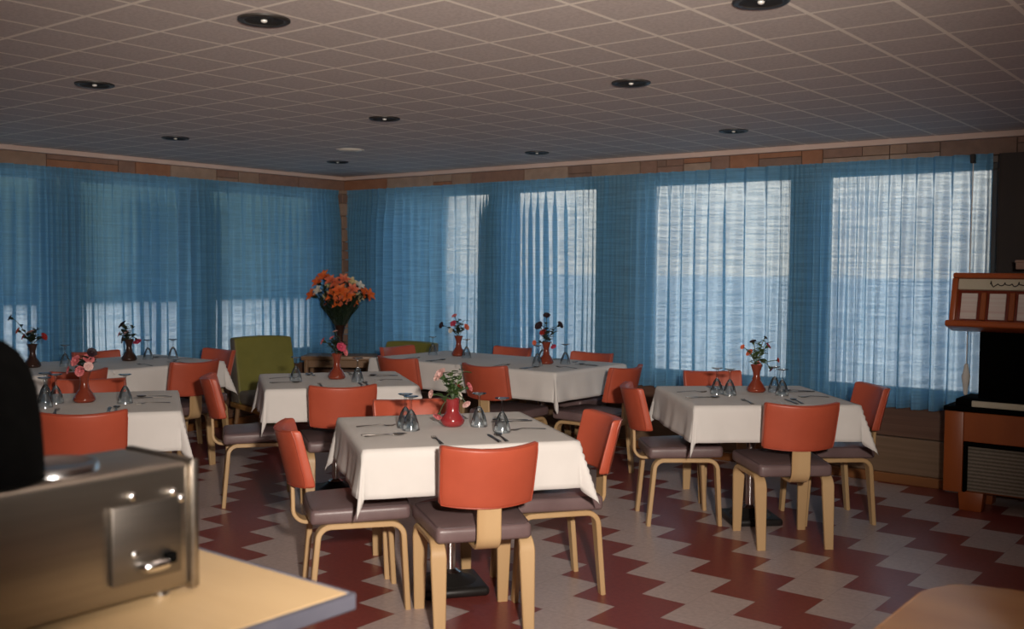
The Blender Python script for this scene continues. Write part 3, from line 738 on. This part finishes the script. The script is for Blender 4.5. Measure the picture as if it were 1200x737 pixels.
arrangement('right', .07, .13, vc, 'oxblood cone vase on the right-hand table', 'the vase on the right-hand table',
  [(875,412,'coral',.026),(866,405,'coral',.017),(879,399,'dark',.022),(897,404,'magenta',.024),(893,394,'dark',.014),(885,426,'pink',.024),(907,420,'red',.016),(902,431,'purple',.022)], 883, 458, .022, False, 7, .14)
arrangement('middle', .01, .03, vc, 'oxblood cone vase on the middle table', 'the vase on the middle table',
  [(378,398,'pink',.026),(401,404,'magenta',.034),(392,387,'pale',.020),(389,394,'pink',.02),(405,411,'pink',.024)], 395, 442, .024, True, 9, .12)
arrangement('wina', -.02, .12, vc, 'oxblood vase on the left half of the window table', 'the left vase of the window table',
  [(516,378,'dark',.03),(531,367,'pink',.024),(530,376,'magenta',.03),(545,380,'coral',.03),(527,384,'white',.024)], 536, 414, .026, True, 8, .15)
arrangement('winb', .03, .02, vc, 'oxblood vase on the right half of the window table', 'the right vase of the window table',
  [(637,368,'dark',.03),(653,379,'dark',.032),(628,380,'dark',.036),(633,388,'red',.03),(623,400,'coral',.022),(645,404,'magenta',.024)], 637, 425, .026, True, 8, .15)
arrangement('left', -.02, .03, vc, 'oxblood cone vase on the near left table', 'the vase on the near left table',
  [(90,421,'pink',.034),(103,419,'pink',.032),(95,433,'pink',.03),(80,432,'pink',.022),(106,427,'pale',.026),(109,411,'dark',.028)], 97, 470, .026, True, 8, .10)
arrangement('sidea', -.01, .08, vd, 'dark brown vase on the right half of the left wall table', 'the right vase of the left wall table',
  [(142,377,'dark',.04),(147,386,'pale',.024),(138,388,'pink',.022),(158,396,'magenta',.034),(143,394,'dark',.034)], 150, 419, .026, True, 6, .12)
arrangement('sideb', .17, .08, vd, 'dark brown vase on the left half of the left wall table', 'the left vase of the left wall table',
  [(12,371,'dark',.026),(22,386,'coral',.026),(36,388,'pale',.036),(50,393,'red',.030),(28,393,'red',.028)], 38, 429, .028, True, 7, .12)

# ------------------------------------------------------------------ corner side table and tall bouquet
t = thing('side_table', 'brown wooden side table in the corner carrying the tall bouquet', 'table', (-7.41,6.76,0), D(38))
bm = bmesh.new(); box(bm, -.34, .34, -.18, .18, .60, .64, .006, 2); finish(bm, 'tabletop', M['side_wood'], t)
for sx in (-1,1):
    for sy in (-1,1):
        bm = bmesh.new(); tube(bm, [(sx*.305,sy*.15,0),(sx*.295,sy*.14,.60)], [.016,.024], 8); finish(bm, 'leg', M['side_wood'], t)
bm = bmesh.new(); box(bm, -.28, .28, -.13, .13, .25, .27, .004, 1); finish(bm, 'shelf', M['side_wood'], t)
bm = bmesh.new(); box(bm, -.30, .30, -.15, -.13, .53, .60, .003, 1); box(bm, -.30, .30, .13, .15, .53, .60, .003, 1); finish(bm, 'apron', M['side_wood'], t)
VB = Vector((-7.41,6.76,.64))
t = thing('tall_vase', 'slim dark vase holding the tall orange bouquet in the corner', 'vase', VB)
bm = bmesh.new(); lathe(bm, [(.0,0),(.055,.002),(.06,.015),(.035,.04),(.028,.10),(.034,.2),(.05,.27),(.056,.285),(.05,.285),(.03,.2),(.022,.1),(.0,.09)], 24, cap=False); finish(bm, 'body', M['vase_dark'], t, 60)
bm = bmesh.new(); tube(bm, [(.053*math.cos(2*PI*k/20), .053*math.sin(2*PI*k/20), .285) for k in range(20)], .004, 6, True); finish(bm, 'rim', M['vase_dark'], t)
big = [(367,343,'orange',.055),(374,328,'orange',.05),(381,322,'orange',.06),(385,334,'cream',.05),(391,344,'orange',.065),(383,345,'cream',.05),(394,329,'coral',.055),(400,338,'orange',.065),(403,349,'coral',.055),
       (397,351,'orange',.06),(408,343,'orange',.06),(411,328,'cream',.05),(414,336,'coral',.05),(418,346,'cream',.05),(424,341,'orange',.055),(430,343,'orange',.06),(420,332,'white',.045),(389,326,'coral',.05),(375,338,'white',.045),(404,325,'coral',.05),(385,352,'coral',.05),(412,351,'orange',.05)]
bd = VB.dot(FW)
cnt = {}
for i, (px, py, c, r) in enumerate(big):
    rnd = random.Random(i+90); sx = (px-397)*bd/F_; sz = (413-py)*bd/F_
    tip = VB+RT*sx+UPZ*sz+FW*(rnd.uniform(-.2,.02))*(1-abs(px-397)/60)
    same = sorted([q for q in big if q[2] == c]); k_ = same.index(big[i])
    flower(VB, VB+Vector((0,0,.28)), tip, 'lily', c, 1.28*r, '%s lily in the tall corner bouquet, %s' % (CN[c], 'leftmost of its colour' if k_ == 0 else 'rightmost of its colour' if k_ == len(same)-1 else '%s from the left of its colour' % ['','second','third','fourth','fifth','sixth','seventh','eighth','ninth','tenth','eleventh'][k_]), 'lilies in the tall corner bouquet', 'lily', False, True, i)
rnd = random.Random(77); bm = bmesh.new()
for k in range(70):
    an = rnd.uniform(0,6.28); e = Vector((.24*math.cos(an)*rnd.random()**.5, .24*math.sin(an)*rnd.random()**.5, rnd.uniform(.46,.64)))
    tube(bm, [(0,0,.2),(e.x*.35,e.y*.35,.32),e], .003, 4)
    for q in (.2,.35,.5,.65,.8,.95):
        p = Vector((0,0,.26)).lerp(e, q); a2 = rnd.uniform(0,6.28); leafblade(bm, p, Vector((math.cos(a2)*.6, math.sin(a2)*.6, 1)).normalized(), rnd.uniform(.06,.11), rnd.uniform(.010,.018))
o = finish(bm, 'greenery_sprig', M['leaf_dark'], None, 60); o.location = VB; tag(o, 'dark leafy greenery under the lilies of the tall bouquet', 'greenery')

# ------------------------------------------------------------------ olive lounge chairs
def mk_lounge():
    t = thing('lounge_chair', '', 'chair')
    for sx in (-1,1):
        for y, lean in ((-.24,-.05),(.26,.04)):
            bm = bmesh.new(); tube(bm, [(sx*.25,y+lean,0),(sx*.235,y,.28)], [.014,.021], 8); finish(bm, 'leg', M['side_wood'], t)
        bm = bmesh.new(); box(bm, sx*.255-.018, sx*.255+.018, -.33, .33, .262, .305, .006, 2); finish(bm, 'side_rail', M['counter_side'], t)
    bm = bmesh.new(); box(bm, -.27, .27, -.20, .32, .305, .42, .03, 4); finish(bm, 'seat', M['taupe'], t, 50)
    # wedge shaped upholstered back: olive faces, taupe sides
    bm = bmesh.new(); box(bm, -.275, .275, -.11, .11, 0, .57, .02, 3); cuts(bm, 0, [-.15,0,.15]); cuts(bm, 2, [.15,.3,.45])
    for v in bm.verts:
        x, y, z = v.co; q = z/.57; v.co = Vector((x*(1-.04*q), y*(1-.50*q)-.22-.10*q+.015*(x/.275)**2, .305+z-.012*(x/.275)**2*q))
    o = finish(bm, 'backrest', [M['green_vinyl'], M['taupe']], t, 50)
    for p in o.data.polygons:
        if abs(p.normal.x) > .85: p.material_index = 1
    return t
lounge = Proto(mk_lounge)
lounge.put((-7.06,5.69,0), D(254), 'large olive lounge chair standing behind the middle table', 'olive lounge chairs')
lounge.put((-6.70,6.78,0), D(190), 'olive lounge chair by the back curtain, only its top edge showing', 'olive lounge chairs').scale = (1,1,.90)

# ------------------------------------------------------------------ service counter and steel appliance
CX, CY, CZ = -1.385, 1.305, .90
t = thing('service_counter', 'blond wood counter with slate edge at the lower left', 'counter', (CX-.6, CY-1.0, 0))
bm = bmesh.new(); box(bm, -.75, .6-.012, -.9, 1.0-.012, CZ-.03, CZ, .004, 2); finish(bm, 'worktop', M['counter_top'], t)
bm = bmesh.new(); box(bm, .6-.012, .6, -.9, 1.0, CZ-.034, CZ-.001, .003, 1); box(bm, -.75, .6-.012, 1.0-.012, 1.0, CZ-.034, CZ-.001, .003, 1); finish(bm, 'edge_band', M['counter_edge'], t)
bm = bmesh.new(); box(bm, -.70, .49, -.85, .93, .08, CZ-.03, .004, 1); finish(bm, 'cabinet', M['counter_side'], t)
bm = bmesh.new(); box(bm, -.66, .45, -.82, .89, 0, .08); finish(bm, 'plinth', M['black'], t)
# appliance: front faces +x
BX, BY0, BY1, BZ0, BZ1 = -1.615, .33, 1.11, CZ+.014, CZ+.246
t = thing('steel_appliance', 'boxy stainless steel appliance on the counter at the lower left', 'appliance', (BX-.11, .72, CZ))
ox, oy = BX-.11, .72
def L3(x0,x1,y0,y1,z0,z1,bev,seg,name,m):
    bm = bmesh.new(); box(bm, x0-ox, x1-ox, y0-oy, y1-oy, z0-CZ, z1-CZ, bev, seg); return finish(bm, name, m, t)
L3(BX-.215, BX, BY0, BY1-.004, BZ0, BZ1, .012, 3, 'body', M['steel'])
L3(BX-.215, BX+.006, BY1-.004, BY1+.012, BZ0-.004, BZ1+.003, .004, 2, 'end_flange', M['steel'])
pl = L3(BX, BX+.010, BY1-.165, BY1-.028, BZ0+.035, BZ1-.058, .004, 2, 'access_plate', M['steel_dark'])
for y, z in ((BY1-.125,BZ1-.045),(BY1-.045,BZ1-.05),(BY1-.028,BZ1-.064),(BY1-.122,BZ0+.085)):
    bm = bmesh.new(); r = bmesh.ops.create_uvsphere(bm, u_segments=14, v_segments=8, radius=.0085)
    for v in r['verts']: v.co = Vector((BX-ox+.006+v.co.x*.8, y-oy+v.co.y, z-CZ+v.co.z))
    finish(bm, 'screw', M['chrome'], t)
hd = None
bm = bmesh.new(); tube(bm, [(BX-ox+.008, BY1-.115-oy, BZ0+.062-CZ),(BX-ox+.026, BY1-.108-oy, BZ0+.062-CZ),(BX-ox+.030, BY1-.09-oy, BZ0+.064-CZ),(BX-ox+.026, BY1-.07-oy, BZ0+.062-CZ)], [.009,.010,.011,.009], 12); hd = finish(bm, 'latch_handle', M['chrome'], t)
bm = bmesh.new(); box(bm, BX-ox+.009, BX-ox+.024, BY1-.068-oy, BY1-.046-oy, BZ0+.058-CZ, BZ0+.078-CZ, .004, 2); finish(bm, 'latch_grip', M['dark_plastic'], hd)
for x, y in ((BX-.025,BY1-.05),(BX-.19,BY1-.05),(BX-.025,BY0+.05),(BX-.19,BY0+.05)):
    bm = bmesh.new(); lathe(bm, [(.013,0),(.015,.006),(.011,.014),(.009,BZ0-CZ+.002)], 16, (x-ox, y-oy, 0)); finish(bm, 'foot', M['chrome'], t)
bm = bmesh.new(); lathe(bm, [(.0,.006),(.05,.006),(.066,.010),(.073,.013),(.079,.012),(.083,.004),(.084,0)], 40, (BX-.112-ox, .90-oy, BZ1-CZ), cap=False); finish(bm, 'round_lid', M['chrome'], t)
# black cover standing on the appliance at the picture's left edge
HC = Vector((BX-.108, .775, BZ1))
t = thing('black_hopper', 'black rounded hopper standing on the steel appliance at the left edge', 'hopper', HC)
bm = bmesh.new(); bmesh.ops.create_cube(bm, size=1); bm.free(); bm = bmesh.new()
prof = [(.102,0),(.103,.006),(.101,.05),(.098,.10),(.092,.15),(.082,.185),(.066,.212),(.045,.230),(.02,.238),(.0,.24)]
lathe(bm, prof, 40); finish(bm, 'shell', M['dark_plastic'], t, 60)
bm = bmesh.new(); lathe(bm, [(.1025,.0),(.106,.003),(.105,.009),(.1025,.010)], 40, cap=False); finish(bm, 'base_ring', M['dark_plastic'], t)

# wooden table at the lower right (rounded corners)
t = thing('wood_table', 'warm brown wooden table with rounded corner at the lower right', 'table', (.05,1.75,0))
bm = bmesh.new(); x0, x1, y0, y1, R = -.76, .76, -.85, .87, .16; vs = []
for cx, cy, a0 in ((x1-R,y1-R,0),(x0+R,y1-R,90),(x0+R,y0+R,180),(x1-R,y0+R,270)):
    for k in range(10): an = D(a0+10*k); vs.append((cx+R*math.cos(an), cy+R*math.sin(an)))
top = [bm.verts.new((x,y,.75)) for x, y in vs]; bot = [bm.verts.new((x,y,.715)) for x, y in vs]
bm.faces.new(top); bm.faces.new(bot[::-1])
for i in range(len(vs)): bm.faces.new((top[i], bot[i], bot[(i+1)%len(vs)], top[(i+1)%len(vs)]))
bmesh.ops.bevel(bm, geom=[e for e in bm.edges if abs(e.verts[0].co.z-e.verts[1].co.z) < 1e-5], offset=.006, segments=2, affect='EDGES', profile=.5)
finish(bm, 'tabletop', M['table_wood'], t)
for sx in (-1,1):
    for sy in (-1,1):
        bm = bmesh.new(); tube(bm, [(sx*.62,sy*.70,0),(sx*.56,sy*.64,.716)], [.017,.028], 12); finish(bm, 'leg', M['table_wood'], t)

# ------------------------------------------------------------------ jukebox
JX, JY = -1.825, 6.75
JW, JD = .92, .38
t = thing('jukebox', 'orange wooden jukebox with tilted selector panel at the right edge', 'jukebox', (JX+JW/2, JY+JD/2, 0))
hx, hy = JW/2, JD/2
bm = bmesh.new()
z0, z1 = .11, .62
box(bm, -hx, -hx+.115, -hy, hy, z0, z1, .008, 2); box(bm, hx-.115, hx, -hy, hy, z0, z1, .008, 2)
box(bm, -hx+.115, hx-.115, -hy, hy, .435, z1, .004, 1); box(bm, -hx+.115, hx-.115, hy-.03, hy, z0, .435); box(bm, -hx+.115, hx-.115, -hy+.07, hy-.03, z0, z0+.03)
finish(bm, 'cabinet', M['juke_wood'], t)
bm = bmesh.new(); box(bm, -hx+.112, hx-.112, -hy+.05, -hy+.07, z0+.01, .437); finish(bm, 'grille', M['grille'], t)
bm = bmesh.new(); box(bm, -hx+.115, hx-.115, -hy+.006, -hy+.05, .405, .434, .004, 1); box(bm, -hx+.115, -hx+.135, -hy+.006, -hy+.05, z0, .405, .004, 1); box(bm, hx-.135, hx-.115, -hy+.006, -hy+.05, z0, .405, .004, 1); finish(bm, 'grille_frame', M['dark_plastic'], t)
for sx in (-1,1):
    for sy in (-1,1):
        bm = bmesh.new(); box(bm, -.075, .075, -.05, .05, 0, .12, .006, 2)
        for v in bm.verts: v.co.x *= .86+.14*v.co.z/.12
        for v in bm.verts: v.co += Vector((sx*(hx-.165), sy*(hy-.055), 0))
        finish(bm, 'leg', M['juke_wood'], t)
bm = bmesh.new(); box(bm, -hx-.006, hx+.006, -hy-.006, hy, z1, z1+.030, .006, 2); box(bm, -hx+.05, hx-.05, -hy+.05, hy, z1+.030, z1+.075, .008, 2); finish(bm, 'deck', M['dark_plastic'], t)
bm = bmesh.new(); box(bm, -hx+.15, hx-.15, -hy+.035, -hy+.055, z1+.030, z1+.068, .003, 1); finish(bm, 'deck_bar', M['cream'], t)
bm = bmesh.new(); box(bm, -hx+.155, hx-.155, -hy+.16, hy, z1+.07, 1.20, .01, 2); finish(bm, 'rear_column', M['dark_plastic'], t)
# tilted selector panel
pz = 1.155; tilt = D(14)
sp = thing('selector_panel', None, None); sp.parent = t; sp.location = (0, -hy+.02, pz); sp.rotation_euler = (-tilt, 0, 0); sp.name = 'selector_panel'
PW, PH = JW/2-.01, .335
bm = bmesh.new(); box(bm, -PW+.02, PW-.02, .02, .12, .0, PH-.02, .008, 2); finish(bm, 'panel_back', M['red_dark'], sp)
bm = bmesh.new()
box(bm, -PW, PW, -.03, .12, PH-.034, PH, .010, 2); box(bm, -PW-.018, PW+.018, -.05, .12, -.014, .026, .012, 3)
for s in (-1,1):
    r0 = len(bm.verts); box(bm, s*(PW-.017)-.017, s*(PW-.017)+.017, -.03, .12, .026, PH-.034, .006, 2)
finish(bm, 'panel_frame', M['juke_rim'], sp)
bm = bmesh.new(); box(bm, -PW+.034, PW-.034, -.012, .02, PH-.105, PH-.036, .003, 1); hdr = finish(bm, 'header_sign', M['cream'], sp)
n = 5; wcol = (2*PW-.08)/n
for k in range(n):
    x = -PW+.055+wcol*k; bm = bmesh.new(); box(bm, x, x+wcol*.58, .004, .02, .045, PH-.125, .002, 1); finish(bm, 'title_card', M['card'], sp)
    if k < n-1:
        bm = bmesh.new(); box(bm, x+wcol*.70, x+wcol*.90, -.004, .02, .04, PH-.12, .004, 1); finish(bm, 'divider', M['juke_wood'], sp)
# dark illegible script across the header sign
bm = bmesh.new(); x = -.235; rnd = random.Random(6)
pts = []
for k in range(120):
    a = k*.62; env = .009+.005*math.sin(k*.37)+.003*math.sin(k*.9)+(.011 if k in range(2,8) or k in range(40,44) or k in range(66,72) else 0)
    pts.append((x+k*.0039+.006*math.cos(a), -.0135, PH-.071+env*math.sin(a)*.8))
tube(bm, pts, .0036, 6); finish(bm, 'header_script', M['ink'], sp)
o = bmesh.new(); box(o, -.15, .15, -.07, .07, 0, .055, .006, 2); box(o, -.154, .154, -.074, .074, .040, .058, .004, 1)
o = finish(o, 'tan_box', M['tan_box']); o.location = (-1.31, 6.83+.09, 1.155+.335*math.cos(tilt)+.028); tag(o, 'flat tan box lying on top of the jukebox', 'box')

# ------------------------------------------------------------------ light
w = bpy.data.worlds.new('sky'); sc.world = w; w.use_nodes = True; nt = w.node_tree; bg = nt.nodes['Background']
tc = N(nt, 'ShaderNodeTexCoord'); s = N(nt, 'ShaderNodeSeparateXYZ'); nt.links.new(tc.outputs['Generated'], s.inputs[0])
r = N(nt, 'ShaderNodeValToRGB'); r.color_ramp.elements[0].position = .0; r.color_ramp.elements[0].color = (.92,.87,.80,1); r.color_ramp.elements[1].position = .5; r.color_ramp.elements[1].color = (.72,.83,1,1)
nt.links.new(s.outputs[2], r.inputs[0]); nt.links.new(r.outputs[0], bg.inputs[0]); bg.inputs[1].default_value = 1.85
fl = bpy.data.lights.new('flash', 'SPOT'); fl.energy = 1010; fl.color = (1,.89,.79); fl.shadow_soft_size = .07; fl.spot_size = D(72); fl.spot_blend = 1.0
fo = bpy.data.objects.new('flash', fl); C.objects.link(fo); fo.location = Vector((0,0,1.78))+RT*.34-FW*.05
tgt = Vector((0,0,1.62))+FW*6-RT*.35
fo.rotation_euler = (tgt-fo.location).to_track_quat('-Z','Y').to_euler()
for i, (x, y, l) in enumerate(lights):  # weak fill spots added below the unlit fixtures to brighten tabletops and floor
    dl = bpy.data.lights.new('downlight_fill', 'SPOT'); dl.energy = 2.4; dl.color = (1,.88,.74); dl.shadow_soft_size = .03; dl.spot_size = D(140); dl.spot_blend = .6
    do = bpy.data.objects.new('downlight_fill', dl); C.objects.link(do); do.location = (x, y, ZC-.03)
vs_ = sc.view_settings; vs_.view_transform = 'Standard'; vs_.look = 'None'; vs_.exposure = .14; vs_.gamma = 1; vs_.use_curve_mapping = False
sc.cycles.max_bounces = 8; sc.cycles.transparent_max_bounces = 24
